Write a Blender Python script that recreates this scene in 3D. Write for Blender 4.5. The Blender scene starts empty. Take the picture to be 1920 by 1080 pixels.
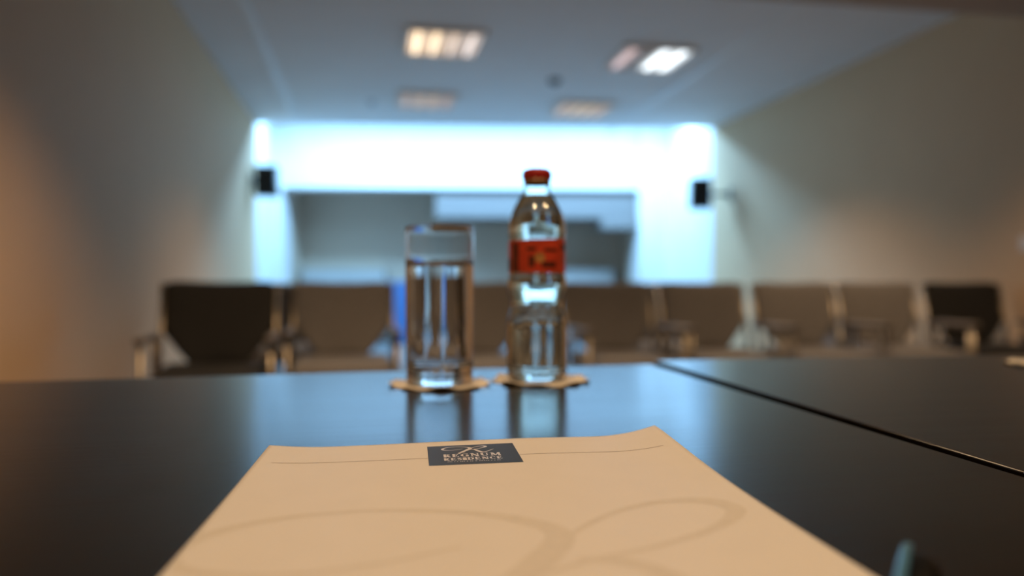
import bpy, bmesh, math, random
from mathutils import Vector, Matrix
random.seed(7)
PI = math.pi
S = bpy.context.scene
C = S.collection

# ------------------------------------------------------------------ camera, world, lights, exposure
F = 1450.0; HOR = 535.0; ZC = 0.835; TZ = 0.74; CEIL = 2.70
PITCH = math.atan((540.0 - HOR) / F)
cam_d = bpy.data.cameras.new('camera'); cam = bpy.data.objects.new('camera', cam_d); C.objects.link(cam)
cam.location = (0, 0, ZC); cam.rotation_euler = (PI / 2 - PITCH, 0, 0)
cam_d.sensor_width = 36.0; cam_d.lens = F / 1920 * 36.0; cam_d.clip_start = 0.01
cam_d.dof.use_dof = True; cam_d.dof.focus_distance = 0.415; cam_d.dof.aperture_fstop = 3.3
S.camera = cam
S.view_settings.view_transform = 'Standard'; S.view_settings.look = 'None'
S.view_settings.exposure = 0.0; S.view_settings.gamma = 1.0
S.view_settings.use_curve_mapping = False
w = bpy.data.worlds.new('world'); S.world = w; w.use_nodes = True
w.node_tree.nodes['Background'].inputs[0].default_value = (0.5, 0.45, 0.4, 1)
w.node_tree.nodes['Background'].inputs[1].default_value = 0.02


def ray(px, py):
    d = Vector(((px - 960) / F, 1.0, (540 - py) / F))
    return Matrix.Rotation(-PITCH, 3, 'X') @ d


def onz(px, py, z):                      # pixel -> point on a horizontal plane
    d = ray(px, py); t = (z - ZC) / d.z
    return Vector((0, 0, ZC)) + d * t


def onplane(px, py, p0, n):              # pixel -> point on a plane
    d = ray(px, py); o = Vector((0, 0, ZC)); t = (p0 - o).dot(n) / d.dot(n)
    return o + d * t


def line_at_y(p, d, y):
    return p + d * ((y - p.y) / d.y)


# corners of the room, read from the ceiling lines
CL = onz(480, 231, CEIL); CR = onz(1336, 241, CEIL)
DL = (CL - onz(325, 0, CEIL)).normalized(); DR = (CR - onz(1800, 25, CEIL)).normalized()
DL.z = DR.z = 0
COVE = 1.5
BL = CL + DL * COVE; BR = CR + DR * COVE
UB = (BR - BL); UB.z = 0; UB.normalize(); NB = Vector((-UB.y, UB.x, 0))      # NB points away from the camera
DM = (DL + DR).normalized(); UM = Vector((DM.y, -DM.x, 0))                    # room axis (depth) and its right-hand side
YAW = math.atan2(UM.y, UM.x)
FL = line_at_y(BL, DL, -3.2); FR = line_at_y(BR, DR, -3.2)
SOF = 2.48
SR = onz(1920, 33, SOF); SL = onz(1450, 0, SOF)


def arealight(name, loc, tgt, sx, sy, power, col, rotz=None):
    l = bpy.data.lights.new(name, 'AREA'); l.shape = 'RECTANGLE'; l.size = sx; l.size_y = sy
    l.energy = power * 1.0; l.color = col
    o = bpy.data.objects.new(name, l); C.objects.link(o); o.location = loc
    zax = (Vector(loc) - Vector(tgt)).normalized(); xax = UB.copy(); yax = zax.cross(xax).normalized(); xax = yax.cross(zax)
    o.rotation_euler = Matrix((xax, yax, zax)).transposed().to_euler()
    return o


mid = (CL + CR) / 2
LC = mid + NB * 0.55; LC.z = 3.00
arealight('cove_light', LC, LC + NB * 0.1 + Vector((0, 0, -1)), (CR - CL).length - 0.3, 0.30, 345, (0.255, 0.575, 1.0))

SPOTS = [(-0.4, 2.5, 135), (2.15, 3.8, 85), (-0.35, -0.2, 54), (0.95, 0.1, 54)]
for i, (x, y, p) in enumerate(SPOTS):
    l = bpy.data.lights.new('warm_downlight', 'SPOT'); l.energy = p; l.color = (1.0, 0.67, 0.38)
    l.spot_size = math.radians(118); l.spot_blend = 0.8; l.shadow_soft_size = 0.05
    o = bpy.data.objects.new('warm_downlight', l); C.objects.link(o); o.location = (x, y, SOF - 0.02)


# ------------------------------------------------------------------ materials
def nt(m):
    return m.node_tree.nodes, m.node_tree.links


def pmat(name, col, rough=0.5, metal=0.0, noise=None, bump=0.0, bscale=200.0, spec=None, coat=0.0, trans=0.0, ior=1.5, emis=None, estr=0.0, alpha=1.0, sheen=0.0):
    m = bpy.data.materials.new(name); m.use_nodes = True
    n, l = nt(m); b = n['Principled BSDF']
    b.inputs['Base Color'].default_value = (*col, 1); b.inputs['Roughness'].default_value = rough
    b.inputs['Metallic'].default_value = metal; b.inputs['IOR'].default_value = ior
    b.inputs['Coat Weight'].default_value = coat; b.inputs['Transmission Weight'].default_value = trans
    b.inputs['Sheen Weight'].default_value = sheen
    if spec is not None: b.inputs['Specular IOR Level'].default_value = spec
    if emis: b.inputs['Emission Color'].default_value = (*emis, 1); b.inputs['Emission Strength'].default_value = estr
    tc = n.new('ShaderNodeTexCoord')
    if noise:
        scale, amt = noise
        t = n.new('ShaderNodeTexNoise'); t.inputs['Scale'].default_value = scale; t.inputs['Detail'].default_value = 4
        l.new(tc.outputs['Object'], t.inputs['Vector'])
        r = n.new('ShaderNodeValToRGB')
        r.color_ramp.elements[0].color = (*[c * (1 - amt) for c in col], 1)
        r.color_ramp.elements[1].color = (*[min(1, c * (1 + amt)) for c in col], 1)
        r.color_ramp.elements[0].position = 0.3; r.color_ramp.elements[1].position = 0.7
        l.new(t.outputs['Fac'], r.inputs['Fac']); l.new(r.outputs['Color'], b.inputs['Base Color'])
    if bump:
        t2 = n.new('ShaderNodeTexNoise'); t2.inputs['Scale'].default_value = bscale; t2.inputs['Detail'].default_value = 3
        l.new(tc.outputs['Object'], t2.inputs['Vector'])
        bp = n.new('ShaderNodeBump'); bp.inputs['Strength'].default_value = bump; bp.inputs['Distance'].default_value = 0.002
        l.new(t2.outputs['Fac'], bp.inputs['Height']); l.new(bp.outputs['Normal'], b.inputs['Normal'])
    return m


def wood_mat(name, c0, c1, rough, ang, scale=1.0):
    m = bpy.data.materials.new(name); m.use_nodes = True
    n, l = nt(m); b = n['Principled BSDF']
    tc = n.new('ShaderNodeTexCoord'); mp = n.new('ShaderNodeMapping'); mp.inputs['Rotation'].default_value = (0, 0, -ang)
    mp2 = n.new('ShaderNodeMapping'); mp2.inputs['Scale'].default_value = (3 * scale, 140 * scale, 60)
    l.new(tc.outputs['Object'], mp.inputs['Vector']); l.new(mp.outputs['Vector'], mp2.inputs['Vector'])
    t = n.new('ShaderNodeTexNoise'); t.inputs['Scale'].default_value = 1.0; t.inputs['Detail'].default_value = 6; t.inputs['Roughness'].default_value = 0.65
    l.new(mp2.outputs['Vector'], t.inputs['Vector'])
    r = n.new('ShaderNodeValToRGB'); r.color_ramp.elements[0].color = (*c0, 1); r.color_ramp.elements[1].color = (*c1, 1)
    r.color_ramp.elements[0].position = 0.35; r.color_ramp.elements[1].position = 0.68
    l.new(t.outputs['Fac'], r.inputs['Fac']); l.new(r.outputs['Color'], b.inputs['Base Color'])
    mr = n.new('ShaderNodeMapRange'); mr.inputs['To Min'].default_value = rough - 0.03; mr.inputs['To Max'].default_value = rough + 0.05
    l.new(t.outputs['Fac'], mr.inputs['Value']); l.new(mr.outputs['Result'], b.inputs['Roughness'])
    bp = n.new('ShaderNodeBump'); bp.inputs['Strength'].default_value = 0.05; bp.inputs['Distance'].default_value = 0.001
    l.new(t.outputs['Fac'], bp.inputs['Height']); l.new(bp.outputs['Normal'], b.inputs['Normal'])
    return m


M = {}
M['wall'] = pmat('wall_paint', (0.67, 0.45, 0.255), 0.75, noise=(3.0, 0.02), bump=0.05, bscale=120)
M['cabinet'] = pmat('cabinet_laminate', (0.42, 0.40, 0.37), 0.5, noise=(8, 0.03))
M['bulk'] = pmat('grey_paint', (0.23, 0.20, 0.18), 0.6, noise=(3.0, 0.02))
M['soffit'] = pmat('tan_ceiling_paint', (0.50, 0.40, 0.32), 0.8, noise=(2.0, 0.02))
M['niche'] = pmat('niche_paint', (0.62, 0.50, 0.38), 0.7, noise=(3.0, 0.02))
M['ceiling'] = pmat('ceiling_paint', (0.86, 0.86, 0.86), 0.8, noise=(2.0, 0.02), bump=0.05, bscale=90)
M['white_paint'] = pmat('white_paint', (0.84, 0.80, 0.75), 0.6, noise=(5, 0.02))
M['carpet'] = pmat('carpet', (0.16, 0.155, 0.15), 0.95, noise=(60, 0.25), bump=0.5, bscale=300)
M['trim'] = pmat('ceiling_trim', (0.86, 0.86, 0.86), 0.45, noise=(10, 0.02))
M['base'] = pmat('baseboard_wood', (0.10, 0.06, 0.035), 0.4, noise=(12, 0.2))
M['black'] = pmat('black_plastic', (0.012, 0.012, 0.013), 0.35, noise=(30, 0.2), bump=0.1, bscale=400)
M['grille'] = pmat('speaker_grille', (0.008, 0.008, 0.009), 0.7, bump=0.6, bscale=600)
M['fab_brown'] = pmat('brown_fabric', (0.205, 0.195, 0.195), 0.9, noise=(90, 0.25), bump=0.4, bscale=500, sheen=0.2)
M['fab_black'] = pmat('black_fabric', (0.018, 0.018, 0.019), 0.9, noise=(90, 0.25), bump=0.4, bscale=500)
M['frame'] = pmat('brushed_metal', (0.34, 0.29, 0.22), 0.38, metal=1.0, noise=(40, 0.08))
M['armpad'] = pmat('arm_pad', (0.16, 0.14, 0.13), 0.45, noise=(40, 0.1))
M['steel'] = pmat('table_steel', (0.45, 0.45, 0.46), 0.3, metal=1.0, noise=(30, 0.05))
M['paper'] = pmat('cream_paper', (0.87, 0.83, 0.77), 0.6, noise=(40, 0.012), bump=0.03, bscale=900)
M['coaster'] = pmat('coaster_paper', (0.95, 0.86, 0.70), 0.7, noise=(60, 0.04), bump=0.25, bscale=300)
M['ink_slate'] = pmat('slate_ink', (0.028, 0.036, 0.046), 0.5, spec=0.35, noise=(60, 0.05))
M['ink_gold'] = pmat('pale_gold_ink', (0.80, 0.74, 0.66), 0.4, noise=(200, 0.1))
M['ink_grey'] = pmat('grey_ink', (0.40, 0.32, 0.27), 0.6, noise=(200, 0.1))
M['ink_wm'] = pmat('watermark_ink', (0.79, 0.74, 0.655), 0.6, noise=(200, 0.03))
M['glass'] = pmat('clear_glass', (1, 1, 1), 0.0, trans=1.0, ior=1.50)
M['bglass'] = pmat('bottle_glass', (0.96, 0.965, 0.905), 0.0, trans=1.0, ior=1.50)
M['water'] = pmat('water', (1, 1, 1), 0.0, trans=1.0, ior=1.333)
M['cap'] = pmat('red_cap', (0.55, 0.03, 0.025), 0.3, noise=(60, 0.1))
M['capgold'] = pmat('cap_skirt', (0.35, 0.20, 0.09), 0.35, metal=0.4, noise=(60, 0.1))
M['label'] = pmat('red_label', (0.72, 0.075, 0.03), 0.35, noise=(55, 0.25))
M['label_dark'] = pmat('dark_label_print', (0.14, 0.03, 0.015), 0.4, noise=(80, 0.4))
M['label_gold'] = pmat('gold_label_print', (0.55, 0.26, 0.08), 0.4, noise=(120, 0.3))
M['pen'] = pmat('black_pen', (0.004, 0.004, 0.004), 0.45, spec=0.25, noise=(60, 0.1))
M['clip'] = pmat('clip_reflection_blue', (0.10, 0.28, 0.46), 0.3, metal=0.2, noise=(60, 0.05))  # blue base colour stands in for the lit wall's reflection on the clip
M['chrome'] = pmat('chrome', (0.8, 0.8, 0.82), 0.1, metal=1.0, noise=(60, 0.03))
M['blue_bin'] = pmat('blue_plastic', (0.07, 0.16, 0.36), 0.45, noise=(20, 0.08))
M['lamp_metal'] = pmat('louvre_metal', (0.62, 0.60, 0.58), 0.3, metal=0.6, noise=(30, 0.05))


# ------------------------------------------------------------------ mesh helpers
def link(name, bm, mat, parent=None, smooth=False, loc=None, rotz=0.0):
    me = bpy.data.meshes.new(name)
    bmesh.ops.recalc_face_normals(bm, faces=bm.faces)
    bm.to_mesh(me); bm.free()
    me.materials.append(mat)
    if smooth:
        for p in me.polygons: p.use_smooth = True
    o = bpy.data.objects.new(name, me); C.objects.link(o)
    if parent: o.parent = parent
    if loc is not None: o.location = loc
    o.rotation_euler.z = rotz
    return o


def tag(o, label=None, cat=None, group=None, kind=None):
    if label: o['label'] = label
    if cat: o['category'] = cat
    if group: o['group'] = group
    if kind: o['kind'] = kind
    return o


def thing(name, label, cat, loc=(0, 0, 0), rotz=0.0, group=None):
    o = bpy.data.objects.new(name, None); C.objects.link(o); o.location = loc; o.rotation_euler.z = rotz
    o.empty_display_size = 0.05
    return tag(o, label, cat, group)


def struct(name, bm, mat, parent=None):
    o = link(name, bm, mat, parent); o['kind'] = 'structure'
    return o


def add_box(bm, c, s, rotz=0.0, bevel=0.0, seg=2):
    r = bmesh.ops.create_cube(bm, size=1.0)
    vs = r['verts']
    bmesh.ops.scale(bm, vec=s, verts=vs)
    if bevel:
        es = list({e for v in vs for e in v.link_edges})
        rb = bmesh.ops.bevel(bm, geom=es, offset=bevel, segments=seg, affect='EDGES', profile=0.5)
        vs = list({v for f in rb['faces'] for v in f.verts} | {v for v in vs if v.is_valid})
    bmesh.ops.rotate(bm, cent=(0, 0, 0), matrix=Matrix.Rotation(rotz, 3, 'Z'), verts=vs)
    bmesh.ops.translate(bm, vec=c, verts=vs)
    return vs


def box(c, s, rotz=0.0, bevel=0.0, seg=2):
    bm = bmesh.new(); add_box(bm, c, s, rotz, bevel, seg); return bm


def add_prism(bm, pts, z0, z1):
    b = [bm.verts.new((p[0], p[1], z0)) for p in pts]; t = [bm.verts.new((p[0], p[1], z1)) for p in pts]
    n = len(pts)
    bm.faces.new(b[::-1]); bm.faces.new(t)
    for i in range(n): bm.faces.new((b[i], b[(i + 1) % n], t[(i + 1) % n], t[i]))


def prism(pts, z0, z1, bevel=0.0):
    bm = bmesh.new(); add_prism(bm, pts, z0, z1)
    if bevel:
        bmesh.ops.bevel(bm, geom=list(bm.edges), offset=bevel, segments=3, affect='EDGES', profile=0.5)
    return bm


def add_tube(bm, pts, r, seg=10, cap=True):
    pts = [Vector(p) for p in pts]; rings = []
    rs = r if isinstance(r, (list, tuple)) else [r] * len(pts)
    up = Vector((0.13, 0.21, 0.97)).normalized(); prev = None
    for i, p in enumerate(pts):
        d = (pts[min(i + 1, len(pts) - 1)] - pts[max(i - 1, 0)]).normalized()
        a = prev if prev is not None else up.cross(d)
        a = (a - d * a.dot(d))
        if a.length < 1e-6: a = Vector((1, 0, 0)).cross(d)
        a.normalize(); b = d.cross(a); prev = a
        rings.append([bm.verts.new(p + (a * math.cos(2 * PI * k / seg) + b * math.sin(2 * PI * k / seg)) * rs[i]) for k in range(seg)])
    for i in range(len(rings) - 1):
        for k in range(seg):
            bm.faces.new((rings[i][k], rings[i][(k + 1) % seg], rings[i + 1][(k + 1) % seg], rings[i + 1][k]))
    if cap:
        bm.faces.new(rings[0][::-1]); bm.faces.new(rings[-1])


def tube(pts, r, seg=10):
    bm = bmesh.new(); add_tube(bm, pts, r, seg); return bm


def fillet(pts, rad, n=5):
    pts = [Vector(p) for p in pts]; out = [pts[0]]
    for i in range(1, len(pts) - 1):
        a = (pts[i - 1] - pts[i]); b = (pts[i + 1] - pts[i]); r = min(rad, a.length * 0.45, b.length * 0.45)
        p0 = pts[i] + a.normalized() * r; p2 = pts[i] + b.normalized() * r
        for k in range(n + 1):
            t = k / n; out.append(p0 * (1 - t) ** 2 + pts[i] * 2 * t * (1 - t) + p2 * t * t)
    out.append(pts[-1]); return out


def lathe(prof, seg=64, closed=False):
    """prof: list of (r, z); r = 0 ends are collapsed to a pole"""
    bm = bmesh.new(); rings = []
    for r, z in prof:
        if r < 1e-7: rings.append([bm.verts.new((0, 0, z))])
        else: rings.append([bm.verts.new((r * math.cos(2 * PI * k / seg), r * math.sin(2 * PI * k / seg), z)) for k in range(seg)])
    pairs = list(zip(rings, rings[1:])) + ([(rings[-1], rings[0])] if closed else [])
    for a, b in pairs:
        for k in range(seg):
            k2 = (k + 1) % seg
            if len(a) == 1 and len(b) == 1: continue
            if len(a) == 1: bm.faces.new((a[0], b[k2], b[k]))
            elif len(b) == 1: bm.faces.new((a[k], a[k2], b[0]))
            else: bm.faces.new((a[k], a[k2], b[k2], b[k]))
    return bm


def catmull(pts, n=8):
    P = [Vector(p) for p in pts]; out = []
    for i in range(len(P) - 1):
        p0 = P[max(i - 1, 0)]; p1 = P[i]; p2 = P[i + 1]; p3 = P[min(i + 2, len(P) - 1)]
        for k in range(n):
            t = k / n
            out.append(0.5 * ((2 * p1) + (p2 - p0) * t + (2 * p0 - 5 * p1 + 4 * p2 - p3) * t * t + (3 * p1 - p0 - 3 * p2 + p3) * t ** 3))
    out.append(P[-1]); return out


def smoothstep(a, b, x):
    t = max(0.0, min(1.0, (x - a) / (b - a))); return t * t * (3 - 2 * t)


# ------------------------------------------------------------------ the room
T = 0.12                                                  # wall thickness


def wall_prism(a, b, out, z0, z1, t=T):
    return prism([a, b, b + out * t, a + out * t], z0, z1)


ext = 2.0
struct('floor', prism([FL - UM * .2 - DM * .2, FR + UM * .2 - DM * .2, BR + DR * ext + UM * .2, BL + DL * ext - UM * .2], -0.1, 0.0), M['carpet'])
struct('wall_left', wall_prism(FL, CL, -UM, 0, 3.35), M['wall'])
struct('wall_left', wall_prism(CL, BL, -UM, 0, 3.35), M['white_paint'])  # whiter coat on this stretch stands in for the cove light's brightness
struct('wall_right', wall_prism(FR, CR, UM, 0, 3.35), M['wall'])
struct('wall_right', wall_prism(CR, BR, UM, 0, 3.35), M['white_paint'])  # same wall, painted whiter here to carry the bright cove glow
struct('wall_front', wall_prism(FL - UM * .1, FR + UM * .1, -DM, 0, 3.35), M['base'])  # unseen wall given a dark finish to cut bounce on near walls
# main ceiling, lowered near part and the cove slot in front of the back wall
us = (SR - SL).normalized()
pr = line_at_y(BR, DR, 4.8)
# right and left ends of the lowered part's far edge on the side walls


def isect(p, d, q, e):
    den = d.x * e.y - d.y * e.x; t = ((q.x - p.x) * e.y - (q.y - p.y) * e.x) / den
    return p + d * t


ER = isect(SR, us, BR, DR); EL = isect(SR, us, BL, DL)
struct('ceiling', prism([EL, ER, CR, CL], CEIL, 3.35), M['ceiling'])
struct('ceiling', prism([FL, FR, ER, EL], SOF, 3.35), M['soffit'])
struct('ceiling', prism([CL - UB * .02, CR + UB * .02, BR + UB * .1 + NB * 2.0, BL - UB * .1 + NB * 2.0], 3.35, 3.42), M['ceiling'])
# back wall: two piers, a header beam set a little back, and the niche behind
pb = BL.copy()


def onback(px, py, off=0.0):
    return onplane(px, py, pb + NB * off, NB)


xl = onback(527, 300); xr = onback(1200, 300); hz = onback(860, 352).z
xl2 = onback(543, 450); xr2 = onback(1192, 450)
bmw = bmesh.new()
add_prism(bmw, [BL - UB * .1, xl, xl + NB * .5, BL - UB * .1 + NB * .5], 0, 3.35)
add_prism(bmw, [xr, BR + UB * .1, BR + UB * .1 + NB * .5, xr + NB * .5], 0, 3.35)
struct('wall_back', bmw, M['white_paint'])
o2 = NB * .06
struct('wall_back', prism([xl + o2, xr + o2, xr + NB * .45, xl + NB * .45], hz, 3.35), M['white_paint'])
DEEP = 1.25
na = xl; nb = xr
bmn = bmesh.new()
add_prism(bmn, [na + NB * DEEP, nb + NB * DEEP, nb + NB * (DEEP + .1), na + NB * (DEEP + .1)], 0, 3.35)
add_prism(bmn, [na + NB * .5 - UB * .1, na + NB * .5, na + NB * (DEEP + .1), na + NB * (DEEP + .1) - UB * .1], 0, 3.35)
add_prism(bmn, [nb + NB * .5, nb + NB * .5 + UB * .1, nb + NB * (DEEP + .1) + UB * .1, nb + NB * (DEEP + .1)], 0, 3.35)
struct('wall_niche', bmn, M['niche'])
struct('ceiling', prism([na + NB * .45, nb + NB * .45, nb + NB * DEEP, na + NB * DEEP], hz + .12, hz + .2), M['ceiling'])
# boxed bulkhead in the right half of the niche, with a lower step by the pier
q0 = onback(817, 400, .16); q1 = xr + NB * .16; zb = onback(1000, 408, .16).z
struct('trim_1', prism([q0, q1, q1 + NB * .8, q0 + NB * .8], zb, hz), M['bulk'])
q2 = onback(1128, 420, .10); zs = onback(1150, 428, .10).z
struct('trim_2', prism([q2, xr + NB * .10, xr + NB * .7, q2 + NB * .6], zs, zb), M['bulk'])
# skirting boards
for nm, a, b, inn in (('baseboard_left', FL, BL, UM), ('baseboard_right', FR, BR, -UM)):
    struct(nm, prism([a + inn * .001, b + inn * .001 - DM * .02, b + inn * .014 - DM * .02, a + inn * .014], 0.0, 0.09), M['base'])
# slim ceiling profiles that run the length of the ceiling
for i, (pa, pb2) in enumerate((((470, 60), (532, 152)), ((1395, 60), (1290, 165)))):
    a = onz(*pa, CEIL); b = onz(*pb2, CEIL); c = (a + b) / 2
    a = c + DM * ((EL + ER) / 2 - c).dot(DM) * 0.93; b = c + DM * ((CL - c).dot(DM) - .12)
    struct('trim_%d' % (i + 3), prism([a - UM * .03, a + UM * .03, b + UM * .03, b - UM * .03], CEIL - .012, CEIL), M['trim'])


# ------------------------------------------------------------------ ceiling fittings
def light_panel(px, py, label, cols, power):
    p = onz(px, py, CEIL)
    t = thing('ceiling_light', label, 'ceiling light', (p.x, p.y, CEIL), YAW, 'square louvre lights in the ceiling')
    bm = bmesh.new(); s = .30; h = .03
    for sx, sy, wx, wy in ((0, s - .0125, .6, .025), (0, -s + .0125, .6, .025), (s - .0125, 0, .025, .55), (-s + .0125, 0, .025, .55)):
        add_box(bm, (sx, sy, -h / 2), (wx, wy, h))
    link('frame', bm, M['white_paint'], t)
    link('reflector', box((0, 0, -.003), (.55, .55, .006)), M['lamp_metal'], t)
    for k in range(4):
        x = -.205 + k * .137
        m = pmat('tube_light', (0.8, 0.8, 0.8), 0.3, noise=(20, .02), emis=cols[k][:3], estr=cols[k][3] * .65)
        link('tube', tube([(x, -.262, -.018), (x, .262, -.018)], .012, 10), m, t, True)
        bm = bmesh.new()
        for s2 in (-1, 1):
            v = [bm.verts.new(c) for c in ((x + s2 * .055, -.27, -.028), (x + s2 * .055, .27, -.028), (x + s2 * .03, .27, -.007), (x + s2 * .03, -.27, -.007))]
            bm.faces.new(v)
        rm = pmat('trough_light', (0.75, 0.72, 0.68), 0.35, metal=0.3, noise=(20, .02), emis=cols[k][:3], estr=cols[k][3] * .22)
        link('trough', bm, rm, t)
    for k in range(5):
        y = -.22 + k * .11
        link('louvre_blade', box((0, y, -.024), (.55, .004, .010)), M['lamp_metal'], t)
    l = bpy.data.lights.new('louvre_light', 'SPOT'); l.energy = power; l.color = cols[1][:3] if power > 30 else cols[2][:3]
    l.spot_size = math.radians(124); l.spot_blend = 0.6; l.shadow_soft_size = 0.06
    lo = bpy.data.objects.new('louvre_light', l); C.objects.link(lo); lo.location = (p.x, p.y, CEIL - .06)
    return t


WRM = (1.0, 0.72, 0.45)
light_panel(832, 77, 'square louvre ceiling light glowing warm cream', [(*WRM, 4.2), (*WRM, 3.6), (1, .74, .55, 2.0), (1, .82, .72, 2.2)], 80)
light_panel(1216, 107, 'square louvre ceiling light glowing cool white on one side', [(1, .72, .70, 1.4), (1, .74, .5, .15), (.85, .94, 1, 5.0), (.85, .94, 1, 5.0)], 100)
light_panel(800, 186, 'dim tan louvre ceiling light close to the lit wall, beside a small sprinkler', [(1, .7, .5, .8), (1, .7, .45, 1.0), (1, .7, .45, 1.0), (1, .65, .45, .7)], 15)
light_panel(1090, 203, 'dim tan louvre ceiling light nearest the lit back wall, by the smoke detector', [(1, .7, .45, .9), (1, .74, .45, 1.1), (1, .74, .45, 1.1), (1, .7, .45, .9)], 15)
p = onz(1040, 150, CEIL)
t = thing('smoke_detector', 'small round dark detector on the ceiling between the lights', 'smoke detector', (p.x, p.y, CEIL), 0)
link('base', lathe([(0, 0), (.06, 0), (.06, -.012), (.055, -.016), (0, -.016)], 28), M['black'], t, True)
link('sensor_dome', lathe([(.045, -.014), (.043, -.03), (.03, -.042), (0, -.045)], 28), M['black'], t, True)
p = onz(697, 190, CEIL)
t = thing('sprinkler', 'tiny grey sprinkler head on the ceiling near the lit wall', 'sprinkler', (p.x, p.y, CEIL), 0)
link('rosette', lathe([(0, 0), (.05, 0), (.048, -.006), (.02, -.012), (0, -.012)], 24), M['steel'], t, True)
link('nozzle', lathe([(.012, -.01), (.012, -.04), (.026, -.043), (.026, -.047), (0, -.047)], 20), M['steel'], t, True)


# ------------------------------------------------------------------ wall things
def speaker(px, py, depth, lab, turn, side, wp, wd):
    p = Vector((0, 0, ZC)) + ray(px, py) * (depth / ray(px, py).y)
    t = thing('wall_speaker', lab, 'speaker', (p.x, p.y, p.z - .17), turn)
    link('cabinet', box((0, .02, .17), (.23, .20, .34), bevel=.012), M['black'], t, True)
    link('grille', box((0, -.083, .17), (.205, .008, .31), bevel=.003), M['grille'], t)
    # wall arm reaches square to the side wall
    q = line_at_y(wp, wd, p.y + .02); n = Vector((wd.y, -wd.x, 0)) * side        # n points from the speaker to the wall
    gap = (q - p).dot(n); n2 = Matrix.Rotation(-turn, 3, 'Z') @ n
    bm = bmesh.new(); add_tube(bm, [(0, .03, .17), Vector((0, .03, .17)) + n2 * (gap - .004)], .022, 12)
    add_box(bm, Vector((0, .03, .17)) + n2 * (gap - .008), (.012, .09, .14), math.atan2(n2.y, n2.x))
    link('bracket', bm, M['black'], t)
    return t


speaker(500, 340, 8.55, 'black box speaker bracketed to the left wall beside the lit header', .12, -1, BL, DL)
speaker(1313, 363, 8.65, 'black box speaker bracketed to the right wall beside the wide bright pier', -.12, 1, BR, DR)
# switch plate on the right wall
pw = onplane(1925, 456, BR, Vector((DR.y, -DR.x, 0)))
t = thing('wall_switch', 'white square light switch on the tan right wall', 'light switch', (pw.x, pw.y, pw.z), math.atan2(DR.y, DR.x))
link('plate', box((0, .005, 0), (.09, .010, .09), bevel=.003), M['white_paint'], t)
link('rocker', box((0, .012, 0), (.05, .008, .06), bevel=.002), M['white_paint'], t)


# low white cabinets and a blue bin in the niche
def low_cabinet(x0, x1, top, lab, n):
    d = DEEP - .42
    a = onback(x0, top, d); b = onback(x1, top, d); zt = a.z; wd = (b - a).length
    c = (a + b) / 2
    t = thing('low_cabinet', lab, 'cabinet', (c.x, c.y, 0), math.atan2(UB.y, UB.x))
    link('body', box((0, .2, (zt - .03) / 2 + .02), (wd - .02, .38, zt - .07)), M['cabinet'], t)
    link('top', box((0, .2, zt - .015), (wd, .40, .03), bevel=.004), M['cabinet'], t)
    link('plinth', box((0, .21, .02), (wd - .06, .34, .04)), M['base'], t)
    for k in range(n):
        x = -wd / 2 + (k + .5) * wd / n
        dr = link('door', box((x, .003, zt / 2 - .005), (wd / n - .012, .016, zt - .12), bevel=.003), M['cabinet'], t)
        link('handle', box((x + (.4 if k % 2 == 0 else -.4) * wd / n, -.014, zt / 2 + .1), (.012, .02, .14), bevel=.003), M['steel'], dr)
    return t


low_cabinet(566, 722, 506, 'wide pale low cabinet in the wall niche behind the chairs', 2)
low_cabinet(1050, 1150, 504, 'narrow pale low cabinet in the niche beside the wide bright pier', 1)
pbn = onback(750, 540, DEEP - .55)
t = thing('recycling_bin', 'tall blue bin standing in the wall niche beside the wide cabinet', 'bin', (pbn.x, pbn.y, 0), YAW * .5)
bm = bmesh.new(); vs = add_box(bm, (0, 0, .42), (.30, .30, .84), bevel=.02)
for v in vs:
    k = .86 + .14 * v.co.z / .84; v.co.x *= k; v.co.y *= k
link('body', bm, M['blue_bin'], t)
link('lid', box((0, 0, .865), (.32, .32, .05), bevel=.015), M['blue_bin'], t)


# ------------------------------------------------------------------ chairs
def back_mesh():
    bm = bmesh.new(); nx, nz = 14, 14; z0, z1 = .47, .862
    fr, bk = [], []
    for j in range(nz + 1):
        tz = j / nz; z = z0 + (z1 - z0) * tz
        hw = .105 + (.245 - .105) * min(1, (tz + .02) / .42) ** .9
        rf, rb = [], []
        for i in range(nx + 1):
            s = -1 + 2 * i / nx
            x = hw * s; zz = z - (.012 * (1 - s * s) * smoothstep(.6, 1, tz)) - (.02 * abs(s) ** 8 * smoothstep(.9, 1, tz))
            yy = .20 + .26 * (z - z0) + .035 * (1 - s * s) * -0.0 + .03 * (1 - s * s)
            edge = max(abs(s) ** 6, (2 * abs(tz - .5)) ** 10)
            th = .024 * math.sqrt(max(0.05, 1 - edge))
            rf.append(bm.verts.new((x, yy - th, zz))); rb.append(bm.verts.new((x, yy + th, zz)))
        fr.append(rf); bk.append(rb)
    for j in range(nz):
        for i in range(nx):
            bm.faces.new((fr[j][i], fr[j][i + 1], fr[j + 1][i + 1], fr[j + 1][i]))
            bm.faces.new((bk[j][i + 1], bk[j][i], bk[j + 1][i], bk[j + 1][i + 1]))
    for j in range(nz):
        bm.faces.new((fr[j][0], fr[j + 1][0], bk[j + 1][0], bk[j][0])); bm.faces.new((fr[j][nx], bk[j][nx], bk[j + 1][nx], fr[j + 1][nx]))
    for i in range(nx):
        bm.faces.new((fr[0][i], bk[0][i], bk[0][i + 1], fr[0][i + 1])); bm.faces.new((fr[nz][i], fr[nz][i + 1], bk[nz][i + 1], bk[nz][i]))
    return bm


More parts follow.
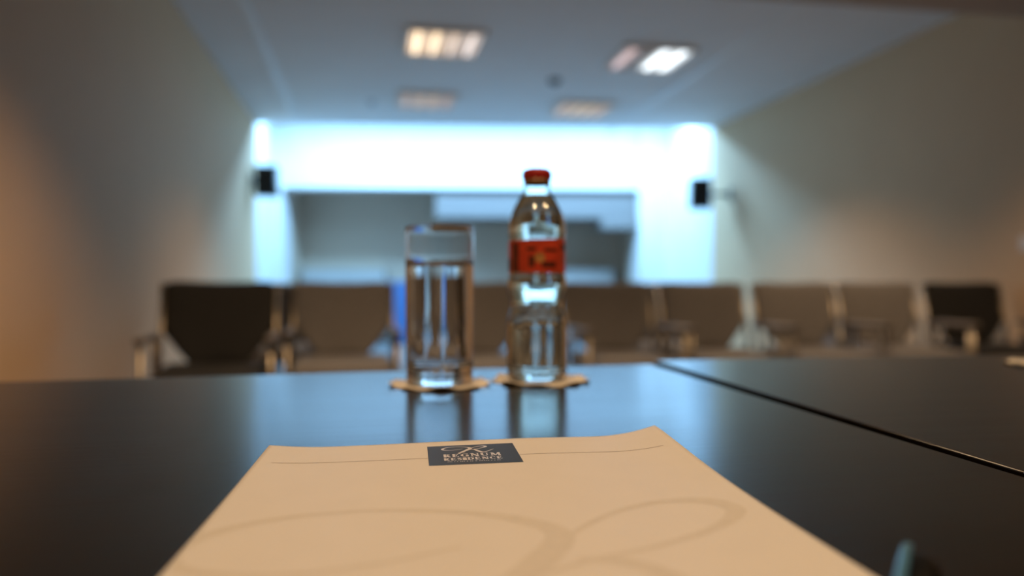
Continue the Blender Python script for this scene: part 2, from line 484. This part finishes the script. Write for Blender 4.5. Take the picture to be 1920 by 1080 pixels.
def make_chair(fab):
    t = thing('conference_armchair', '', 'chair')
    bm = bmesh.new(); vs = add_box(bm, (0, -.01, .445), (.46, .47, .075), bevel=.03, seg=4)
    for v in vs:
        v.co.z += .012 * (1 - (v.co.x / .235) ** 2) - .02 * max(0, -(v.co.y + .12)) / .12
    link('seat', bm, fab, t, True)
    link('backrest', back_mesh(), fab, t, True)
    for s in (-1, 1):
        x = s * .250
        # rear leg runs up as the back post
        link('back_post', tube(fillet([(x, .30, .0), (x, .21, .40), (x, .213, .50), (x, .30, .845)], .05), .012, 10), M['frame'], t, True)
        link('front_leg', tube([(x, -.20, 0), (x, -.19, .60)], .012, 10), M['frame'], t, True)
        link('arm_post', tube([(x, .10, .42), (x, .09, .60)], .011, 10), M['frame'], t, True)
        link('armrest', box((x, -.05, .612), (.04, .36, .028), bevel=.011, seg=3), M['armpad'], t, True)
        link('side_rail', tube([(x, -.195, .405), (x, .208, .405)], .011, 8), M['frame'], t, True)
    link('cross_rail', tube([(-.25, -.12, .400), (.25, -.12, .400)], .010, 8), M['frame'], t, True)
    link('cross_rail', tube([(-.25, .14, .400), (.25, .14, .400)], .010, 8), M['frame'], t, True)
    return t


def dup(root):
    r = root.copy(); C.objects.link(r)
    for ch in list(root.children):
        c = ch.copy(); C.objects.link(c); c.parent = r; c.matrix_parent_inverse = ch.matrix_parent_inverse
    return r


chair_black = make_chair(M['fab_black']); chair_brown = make_chair(M['fab_brown'])
ROWYAW = math.radians(12)
spots = [  # centre pixel, depth, fabric, extra turn, label
    (413, 3.60, 'k', 2, 'black armchair at the end of the row by the left wall'),
    (644, 4.02, 'b', 0, 'brown armchair next to the black one at the left wall end'),
    (888, 4.08, 'b', 1, 'brown armchair behind the glass of water and the bottle'),
    (1138, 4.26, 'b', 0, 'brown armchair just past the bottle, toward the wide bright pier'),
    (1316, 4.42, 'b', -3, 'brown armchair standing before the wide bright pier'),
    (1487, 4.58, 'b', -3, 'brown armchair third from the right wall, edge against the bright pier'),
    (1644, 4.72, 'b', -3, 'brown armchair beside the black one at the right wall'),
    (1806, 4.86, 'k', -8, 'black armchair at the end of the row by the right wall')]
spots += [
    (530, 4.85, 'b', 0, 'brown armchair of the second row, glimpsed between the black chair and its neighbour'),
    (1222, 5.10, 'b', -2, 'brown armchair of the second row, glimpsed behind the chair before the bright pier'),
    (1566, 5.50, 'b', -3, 'brown armchair of the second row, glimpsed between the two chairs near the right wall')]
used = set()
for px, d, k, tw, lab in spots:
    src = chair_black if k == 'k' else chair_brown
    o = src if k not in used else dup(src); used.add(k)
    ang = ROWYAW + math.radians(tw)
    # the backrest centre stands .27 m behind the chair's origin
    cx = (px - 960) / F * d
    o.location = (cx + .27 * math.sin(ang), d - .27 * math.cos(ang), 0); o.rotation_euler.z = ang
    o['label'] = lab; o['group'] = 'armchairs in rows'

# ------------------------------------------------------------------ tables
ta = onz(0, 716, TZ); tb = onz(1219, 683, TZ); tn = onz(1920, 894, TZ)
da = (tb - ta).normalized(); dn = (tn - tb).normalized()
tla = tb - da * 1.45
wood_l = wood_mat('wenge_wood', (0.004, 0.0024, 0.0013), (0.015, 0.0095, 0.0055), 0.20, math.atan2(da.y, da.x))


def make_table(name, lab, corners, wood):
    c = sum((Vector(q) for q in corners), Vector()) / 4
    t = thing(name, lab, 'table', (c.x, c.y, 0), 0, 'dark conference tables')
    loc = [Vector(q) - c for q in corners]
    link('tabletop', prism(loc, TZ - .032, TZ, bevel=.0012), wood, t)
    ins = [q * .86 for q in loc]
    link('apron', prism([q * .83 for q in loc], TZ - .09, TZ - .0325), wood, t)
    for q in ins:
        bm = bmesh.new(); add_tube(bm, [(q.x, q.y, .012), (q.x, q.y, TZ - .033)], .028, 16)
        lg = link('leg', bm, M['steel'], t, True)
        link('foot', lathe([(0, 0), (.034, 0), (.034, .01), (.028, .014), (0, .014)], 16), M['black'], lg, True, (q.x, q.y, 0))
    return t


make_table('conference_table', 'dark wenge table with the notepad, glass and bottle on it',
           [tla, tb, tb + dn * .80, tla + dn * .80], wood_l)
ra = onz(1229, 676, TZ); rn = onz(1920, 884, TZ); rb = onz(1920, 664, TZ)
dr = (rn - ra).normalized(); dw = (rb - ra).normalized()
wood_r = wood_mat('wenge_wood_b', (0.004, 0.0024, 0.0013), (0.015, 0.0095, 0.0055), 0.20, math.atan2(dw.y, dw.x))
make_table('conference_table', 'dark wenge table across the narrow gap, holding only a paper coaster',
           [ra, ra + dw * 1.45, ra + dw * 1.45 + dr * .80, ra + dr * .80], wood_r)


# ------------------------------------------------------------------ coasters
def coaster(loc, lab, ph, grp='scalloped paper coasters'):
    bm = bmesh.new(); nr, ns = 12, 120; R = .0475
    top, bot = [], []
    for j in range(nr + 1):
        q = j / nr; rt, rb2 = [], []
        for k in range(ns):
            a = 2 * PI * k / ns
            r = q * (R + .0016 * math.cos(9 * a + ph) * smoothstep(.8, 1, q))
            rip = smoothstep(.72, 1, q) * (.0012 + .0012 * math.cos(9 * a + ph) + .0010 * math.sin(4 * a + ph * 2))
            rt.append(bm.verts.new((r * math.cos(a), r * math.sin(a), .0012 + rip)))
            rb2.append(bm.verts.new((r * math.cos(a), r * math.sin(a), .0002 + rip)))
            if j == 0: break
        top.append(rt); bot.append(rb2)
    for L, fl in ((top, 0), (bot, 1)):
        for k in range(ns):
            bm.faces.new((L[0][0], L[1][k], L[1][(k + 1) % ns]))
        for j in range(1, nr):
            for k in range(ns):
                bm.faces.new((L[j][k], L[j + 1][k], L[j + 1][(k + 1) % ns], L[j][(k + 1) % ns]))
    for k in range(ns):
        bm.faces.new((top[nr][k], bot[nr][k], bot[nr][(k + 1) % ns], top[nr][(k + 1) % ns]))
    o = link('paper_coaster', bm, M['coaster'], None, True, loc)
    return tag(o, lab, 'coaster', grp)


pg = onz(824.5, 721, TZ); pbt = onz(1008, 714, TZ)
coaster((pg.x, pg.y, TZ), 'cream scalloped paper coaster under the glass of water', .4)
coaster((pbt.x + .003, pbt.y, TZ), 'cream scalloped paper coaster under the bottle', 1.9)
pr2 = onz(1898, 684, TZ)
coaster((pr2.x + .047, pr2.y, TZ), 'cream paper coaster on the other table across the gap', .9)

# ------------------------------------------------------------------ glass of water
CT = TZ + .0012
t = thing('drinking_glass', 'tall clear tumbler three quarters full of water on a coaster', 'glass', (pg.x, pg.y, CT))


def rout(z): return .0317 + (.0332 - .0317) * z / .15
def rin(z): return .0242 + (.0319 - .0242) * min(1, max(0, (z - .016) / .104)) ** .85


prof = [(0, .0015), (.024, .0012), (.028, 0), (.0308, .0008), (.0316, .003)]
prof += [(rout(.15 * k / 24), .15 * k / 24) for k in range(1, 25)]
prof = [q for q in prof if q[1] < .1485] + [(rout(.15), .1488), (rout(.15) - .0004, .1499), (rout(.15) - .0010, .1502), (rin(.15) + .0002, .1496)]
inner = [(rin(.148 - (.148 - .020) * k / 26), .148 - (.148 - .020) * k / 26) for k in range(27)] + [(rin(.02) - .0006, .0178), (rin(.02) - .003, .0163), (.012, .0158), (0, .0156)]
link('glass_body', lathe(prof + inner, 96), M['glass'], t, True)
WL = .1155; e = .00025
wp = [(0, .0156 - e), (.012, .0158 - e), (rin(.02) - .003, .0163 - e), (rin(.02) - .0006 + e, .0178)]
wp += [(rin(.020 + (WL - .020) * k / 22) + e, .020 + (WL - .020) * k / 22) for k in range(23)]
wp += [(rin(WL) - .0008, WL - .0010), (rin(WL) - .003, WL - .0016), (.01, WL - .0017), (0, WL - .0017)]
link('water', lathe(wp, 96), M['water'], t, True)['label'] = 'clear still water'

# ------------------------------------------------------------------ bottle
sc = pbt.y / F                                              # metres per pixel at the bottle
t = thing('water_bottle', 'clear glass water bottle with red cap and red label', 'bottle', (pbt.x - .0008, pbt.y, CT))
yb = 714.0


def Z(py): return max(0.0, (yb - py) * sc + 0.0)


bp = [(715, 46), (712, 51), (706, 54.5), (695, 56), (670, 56.5), (640, 56.5), (615, 56), (600, 54.5), (588, 51.5), (577, 49), (566, 49.5), (553, 52.5), (542, 55), (535, 56),
      (528, 55.5), (520, 53.8), (512, 53), (452, 53), (444, 54), (434, 54), (425, 53.2), (414, 51.5), (402, 48), (391, 43), (381, 37.5), (372, 32), (364, 28), (356, 25.6), (348, 24.6), (338, 24.2), (330, 24.2)]
op = catmull([(r, py, 0) for py, r in bp], 4)
outer = [(v.x * sc, Z(v.y)) for v in op]
outer = [(0, .004), (.015, .0035), (.0235, .0003)] + outer
wallt = .0022
innr = [(max(.004, r - wallt), z) for r, z in outer if z > .009]
innr[-1] = (innr[-1][0], outer[-1][1])
zlow = innr[0][1]
body = outer + innr[::-1] + [(innr[0][0] - .004, .0072), (.012, .0085), (0, .0092)]
link('bottle_glass', lathe(body, 96), M['bglass'], t, True)
zt = Z(369)
wpb = [(0, .0092 - e), (.012, .0085 - e), (innr[0][0] - .004, .0072 - e)] + [(r + e, z) for r, z in innr if z < zt]
rr = [r for r, z in innr if z < zt][-1]
wpb += [(rr - .001, zt - .0005), (0, zt - .0012)]
link('water', lathe(wpb, 96), M['water'], t, True)['label'] = 'clear still water'
# cap: crimped crown with a red top
ztop = Z(320)
bm = bmesh.new(); ns = 84; rings = []
for r, z, amp in ((25.0, Z(342), .0), (27.4, Z(336), .9), (27.8, Z(330), .7), (27.4, Z(325), .25), (24.5, Z(321.5), 0), (20, Z(319.5), 0), (0.02, Z(319), 0)):
    rings.append([bm.verts.new(((r + amp * math.cos(21 * 2 * PI * k / ns)) * sc * math.cos(2 * PI * k / ns), (r + amp * math.cos(21 * 2 * PI * k / ns)) * sc * math.sin(2 * PI * k / ns), z)) for k in range(ns)])
for a, b in zip(rings, rings[1:]):
    for k in range(ns): bm.faces.new((a[k], a[(k + 1) % ns], b[(k + 1) % ns], b[k]))
bm.faces.new(rings[-1])
cp = link('cap', bm, M['cap'], t, True)
link('cap_skirt', lathe([(24.4 * sc, Z(350)), (25.4 * sc, Z(349)), (25.6 * sc, Z(339)), (24.4 * sc, Z(338.5))], 64, True), M['capgold'], cp, True)


def wrap(a0, a1, zlo, zhi, r, n=48, edge=None):
    """curved patch on the bottle; angle 0 faces the camera, + to the right"""
    bm = bmesh.new(); L = []
    for i in range(n + 1):
        a = math.radians(a0 + (a1 - a0) * i / n); s = math.sin(a); c = -math.cos(a)
        zh = zhi(i / n) if callable(zhi) else zhi; zl = zlo(i / n) if callable(zlo) else zlo
        L.append([bm.verts.new((r * s, r * c, zl + (zh - zl) * j / 3)) for j in range(4)])
    for i in range(n):
        for j in range(3): bm.faces.new((L[i][j], L[i + 1][j], L[i + 1][j + 1], L[i][j + 1]))
    return bm


lr = 53.0 * sc
lb = link('label', wrap(-100, 100, Z(514), lambda s: Z(456) + .0028 * s, lr + .0003), M['label'], t, True)
lb['label'] = 'red wraparound paper label with dark and gold print'
pr_ = lambda nm, a0, a1, y0, y1, m, k=1: link(nm, wrap(a0, a1, Z(y1), Z(y0), lr + .0003 + .00012 * k, 10), M[m], lb, True)
pr_('print_bar', -58, -40, 460, 513, 'label_dark'); pr_('print_panel', -92, -62, 488, 511, 'label_dark')
pr_('print_band', -22, -4, 468, 474, 'label_dark'); pr_('print_band', 12, 42, 470, 476, 'label_dark')
pr_('print_band', -18, -6, 484, 504, 'label_dark'); pr_('print_patch', 8, 38, 494, 505, 'label_dark')
pr_('print_patch', 52, 85, 462, 472, 'label_dark')
# round gold emblem
bm = bmesh.new(); n = 28; cz = Z(487); ca = math.radians(4); rr0 = .0052; c0 = None; ring = []
R2 = lr + .00055
for k in range(n):
    a = 2 * PI * k / n; th = ca + rr0 * math.cos(a) / R2
    ring.append(bm.verts.new((R2 * math.sin(th), -R2 * math.cos(th), cz + rr0 * .95 * math.sin(a))))
c0 = bm.verts.new((R2 * math.sin(ca), -R2 * math.cos(ca) - .00005, cz))
for k in range(n): bm.faces.new((c0, ring[k], ring[(k + 1) % n]))
link('emblem', bm, M['label_gold'], lb)

# ------------------------------------------------------------------ notepad
PZ = TZ + .0040; W = .222; LEN = .300; TH = math.radians(7.5)
A = onz(505, 841, PZ)
E1 = Vector((math.cos(TH), math.sin(TH), 0)); E2 = Vector((math.sin(TH), -math.cos(TH), 0))
prof_e = [(0, 1.9), (.06, .8), (.13, .2), (.25, .5), (.4, 1.2), (.55, 1.8), (.66, 2.2), (.78, 2.1), (.86, 2.2), (.92, 3.6), (.96, 5.4), (1.0, 7.8)]


def lift(u, v):
    s = min(1, max(0, u / W))
    for (a, za), (b, zb2) in zip(prof_e, prof_e[1:]):
        if s <= b:
            i = prof_e.index((a, za)); t = (s - a) / (b - a)
            zm = prof_e[max(i - 1, 0)]; zp = prof_e[min(i + 2, len(prof_e) - 1)]
            m0 = (zb2 - zm[1]) / max(1e-6, b - zm[0]) * (b - a); m1 = (zp[1] - za) / max(1e-6, zp[0] - a) * (b - a)
            h = (2 * t ** 3 - 3 * t * t + 1) * za + (t ** 3 - 2 * t * t + t) * m0 + (-2 * t ** 3 + 3 * t * t) * zb2 + (t ** 3 - t * t) * m1
            break
    return .001 * h * math.exp(-(max(0, v) / .085) ** 1.6)


def sheet(u, v, off=0.0):
    p = A + E1 * u + E2 * v
    return Vector((p.x, p.y, PZ + lift(u, v) + off))


c = sheet(W / 2, LEN / 2)
pad = thing('notepad', 'cream hotel notepad with dark logo square and curled corner', 'notepad', (c.x, c.y, TZ))
ORG = Vector((c.x, c.y, TZ))
bm = bmesh.new(); nu, nv = 90, 100
topv = [[bm.verts.new(sheet(W * i / nu, LEN * j / nv) - ORG) for i in range(nu + 1)] for j in range(nv + 1)]
botv = [[bm.verts.new(sheet(W * i / nu, LEN * j / nv, -.00025) - ORG) for i in range(nu + 1)] for j in range(nv + 1)]
for j in range(nv):
    for i in range(nu):
        bm.faces.new((topv[j][i], topv[j + 1][i], topv[j + 1][i + 1], topv[j][i + 1]))
        bm.faces.new((botv[j][i], botv[j][i + 1], botv[j + 1][i + 1], botv[j + 1][i]))
for j in range(nv):
    bm.faces.new((topv[j][0], botv[j][0], botv[j + 1][0], topv[j + 1][0])); bm.faces.new((topv[j][nu], topv[j + 1][nu], botv[j + 1][nu], botv[j][nu]))
for i in range(nu):
    bm.faces.new((topv[0][i], topv[0][i + 1], botv[0][i + 1], botv[0][i])); bm.faces.new((topv[nv][i], botv[nv][i], botv[nv][i + 1], topv[nv][i + 1]))
top_sheet = link('top_sheet', bm, M['paper'], pad, True)
q = [A + E1 * a + E2 * b for a, b in ((.0015, .0015), (W - .0015, .0015), (W - .0015, LEN - .001), (.0015, LEN - .001))]
link('page_block', prism([x - ORG for x in q], .0002, .0036), M['paper'], pad)


def patch(u0, u1, v0, v1, off, n=24):
    bm = bmesh.new()
    g = [[bm.verts.new(sheet(u0 + (u1 - u0) * i / n, v0 + (v1 - v0) * j / n, off) - ORG) for i in range(n + 1)] for j in range(n + 1)]
    for j in range(n):
        for i in range(n): bm.faces.new((g[j][i], g[j + 1][i], g[j + 1][i + 1], g[j][i + 1]))
    return bm


def add_ribbon(bm, pts, ws, mapf, off, n=8):
    """pts in design space; ws = widths in design x units; mapf -> (u, v)"""
    cc = catmull([(p[0], p[1], 0) for p in pts], n) if n > 1 else [Vector((p[0], p[1], 0)) for p in pts]
    prev = None; m = len(cc) - 1
    for i, p in enumerate(cc):
        d = cc[min(i + 1, m)] - cc[max(i - 1, 0)]
        d = Vector((d.x, d.y)).normalized() if d.length > 1e-9 else Vector((1, 0)); nn = Vector((-d.y, d.x))
        f = i / m * (len(ws) - 1); k = min(int(f), len(ws) - 2) if len(ws) > 1 else 0
        wd = ws[k] + (ws[min(k + 1, len(ws) - 1)] - ws[k]) * (f - k)
        a = mapf(p.x + nn.x * wd / 2, p.y + nn.y * wd / 2); b = mapf(p.x - nn.x * wd / 2, p.y - nn.y * wd / 2)
        cur = (bm.verts.new(sheet(a[0], a[1], off) - ORG), bm.verts.new(sheet(b[0], b[1], off) - ORG))
        if prev: bm.faces.new((prev[0], prev[1], cur[1], cur[0]))
        prev = cur


LU0, LU1, LV0, LV1 = .0872, .1350, .0125, .0565
panel = link('logo_panel', patch(LU0, LU1, LV0, LV1, .00012), M['ink_slate'], top_sheet)
panel['label'] = 'dark slate logo square'
pm = lambda x, y: (LU0 + (LU1 - LU0) * x, LV0 + (LV1 - LV0) * y)
# script monogram strokes: points, widths
MONO = [([(.42, .40), (.37, .43), (.345, .47), (.36, .43), (.41, .35), (.46, .27), (.487, .20), (.455, .145), (.39, .11), (.31, .098), (.225, .12), (.172, .18), (.18, .245), (.25, .275), (.33, .26), (.40, .225)],
         [.005, .012, .02, .024, .028, .034, .030, .020, .012, .010, .014, .022, .018, .010, .008, .005]),
        ([(.43, .33), (.49, .215), (.55, .14), (.61, .105), (.655, .112), (.668, .15), (.63, .20), (.565, .245), (.50, .275), (.46, .30)], [.006, .008, .010, .014, .026, .024, .014, .009, .008, .005]),
        ([(.49, .27), (.535, .29), (.565, .36), (.60, .43), (.645, .425), (.70, .355), (.75, .29)], [.008, .02, .030, .026, .014, .009, .004])]
bm = bmesh.new()
for pts, ws in MONO: add_ribbon(bm, pts, [q * 1.5 for q in ws], pm, .00022, 8)
link('logo_monogram', bm, M['ink_gold'], panel)
# serif capitals as strokes on a unit box (x right, y down); (x0,y0,x1,y1,width)
th, tk = .09, .20
GL = {
    'R': (.86, [(.22, 0, .22, 1, tk), (.05, .02, .45, .02, th), (.05, .98, .4, .98, th), (.45, .03, .68, .14, th), (.68, .12, .68, .40, tk), (.68, .40, .45, .5, th), (.22, .5, .5, .5, th), (.42, .5, .82, .98, tk), (.7, .98, .95, .98, th)]),
    'E': (.78, [(.22, 0, .22, 1, tk), (.05, .02, .8, .02, th), (.05, .98, .85, .98, th), (.22, .49, .62, .49, th), (.8, .0, .8, .24, th), (.85, .76, .85, 1, th), (.62, .36, .62, .62, th)]),
    'G': (.95, [(.18, .28, .18, .72, tk), (.18, .3, .38, .05, th), (.38, .04, .68, .06, th), (.68, .06, .84, .26, th), (.84, .02, .84, .28, th), (.18, .7, .38, .95, th), (.38, .96, .68, .95, th), (.68, .95, .82, .86, th), (.80, .56, .80, .95, tk), (.58, .56, .98, .56, th)]),
    'N': (1.0, [(.18, 0, .18, 1, th), (.02, .98, .36, .98, th), (.02, .02, .3, .02, th), (.2, .02, .84, .98, tk), (.86, 0, .86, 1, th), (.68, .02, 1.0, .02, th)]),
    'U': (.95, [(.2, 0, .2, .72, tk), (.04, .02, .4, .02, th), (.2, .7, .36, .95, th), (.36, .96, .62, .95, th), (.62, .95, .8, .72, th), (.8, 0, .8, .74, th), (.64, .02, .96, .02, th)]),
    'M': (1.2, [(.18, 0, .14, 1, th), (.0, .98, .3, .98, th), (.02, .02, .24, .02, th), (.2, .02, .5, .9, tk), (.5, .92, .8, .02, th), (.82, 0, .86, 1, tk), (.7, .98, 1.0, .98, th), (.8, .02, .98, .02, th)]),
    'S': (.66, [(.78, .02, .78, .26, th), (.78, .2, .55, .04, th), (.55, .03, .3, .06, th), (.3, .06, .16, .24, tk), (.16, .24, .4, .44, tk), (.4, .44, .72, .6, tk), (.72, .6, .78, .78, tk), (.78, .78, .58, .96, th), (.58, .97, .3, .95, th), (.3, .95, .14, .78, th), (.14, .72, .14, 1, th)]),
    'I': (.46, [(.5, 0, .5, 1, .38), (.12, .02, .88, .02, th), (.12, .98, .88, .98, th)]),
    'D': (.95, [(.22, 0, .22, 1, tk), (.04, .02, .55, .02, th), (.04, .98, .55, .98, th), (.55, .03, .78, .2, th), (.8, .18, .8, .82, tk), (.78, .8, .55, .97, th)]),
    'C': (.88, [(.18, .28, .18, .72, tk), (.18, .3, .38, .05, th), (.38, .04, .68, .06, th), (.68, .06, .86, .26, th), (.86, .02, .86, .3, th), (.18, .7, .38, .95, th), (.38, .96, .68, .95, th), (.68, .95, .88, .76, th)])}


def text_line(word, x0, x1, y0, y1, gap):
    tot = sum(GL[ch][0] for ch in word) + gap * (len(word) - 1); k = (x1 - x0) / tot; x = x0; bm = bmesh.new()
    for ch in word:
        wd, st = GL[ch]; wd *= k
        for a, b, c2, d2, tw in st:
            tw2 = tw * (y1 - y0) * 0.95
            add_ribbon(bm, [(x + a * wd, y0 + b * (y1 - y0)), (x + c2 * wd, y0 + d2 * (y1 - y0))], [tw2], pm, .00022, 1)
        x += wd + gap * k
    return bm


link('logo_lettering', text_line('REGNUM', .165, .80, .485, .635, .16), M['ink_gold'], panel)['label'] = 'pale gold lettering REGNUM'
link('logo_lettering', text_line('RESIDENCE', .165, .80, .68, .80, .16), M['ink_gold'], panel)['label'] = 'pale gold lettering RESIDENCE'
bm = bmesh.new(); x = .20
while x < .77:                                            # third line too small to read
    wd = random.uniform(.008, .02); add_ribbon(bm, [(x, .865), (x + wd, .865)], [.022], pm, .00022, 1); x += wd + random.choice((.008, .01, .022))
link('logo_small_print', bm, M['ink_gold'], panel)
bm = bmesh.new()
for a, b in ((.008, LU0), (LU1, W - .008)):
    add_ribbon(bm, [(a + (b - a) * k / 30, .040) for k in range(31)], [.00045], lambda x, y: (x, y), .00010, 1)
link('header_line', bm, M['ink_grey'], top_sheet)
wm = lambda x, y: (min(W - .003, max(.002, -.0727 + x * .42)), .092 + y * .375)
bm = bmesh.new()
for i, (pts, ws) in enumerate(MONO): add_ribbon(bm, pts, [q * .85 for q in ws], wm, .00008 + .00001 * i, 12)
o = link('watermark', bm, M['ink_wm'], top_sheet); o['label'] = 'large faint tan script watermark'

# ------------------------------------------------------------------ pen
R = .0050
PH = .0044 + R                                            # the pen lies on the pad, its cap end overhanging the edge
pp = Vector((.1255, .236, TZ))
dirp = Vector((-math.sin(math.radians(31)), -math.cos(math.radians(31)), 0))
t = thing('pen', 'black pen with blue reflection painted on its clip, lying across the edge of the notepad', 'pen', (pp.x, pp.y, TZ), math.atan2(dirp.y, dirp.x))
link('cap', tube([(.0, 0, PH), (.0005, 0, PH), (.0015, 0, PH), (.003, 0, PH), (.006, 0, PH), (.055, 0, PH)], [.0012, .0026, .0038, .0046, R, R], 32), M['pen'], t, True)
link('barrel', tube([(.055, 0, PH), (.115, 0, PH), (.126, 0, PH), (.134, 0, PH)], [R - .0004, R - .0006, .0032, .0010], 32), M['pen'], t, True)
link('clip', tube([(-.001, -.0036, PH + .0052), (.003, -.0042, PH + .0056), (.012, -.0042, PH + .0052), (.036, -.0040, PH + .0042), (.040, -.0036, PH + .0034)], [.0010, .0015, .0017, .0017, .0012], 12), M['clip'], t, True)
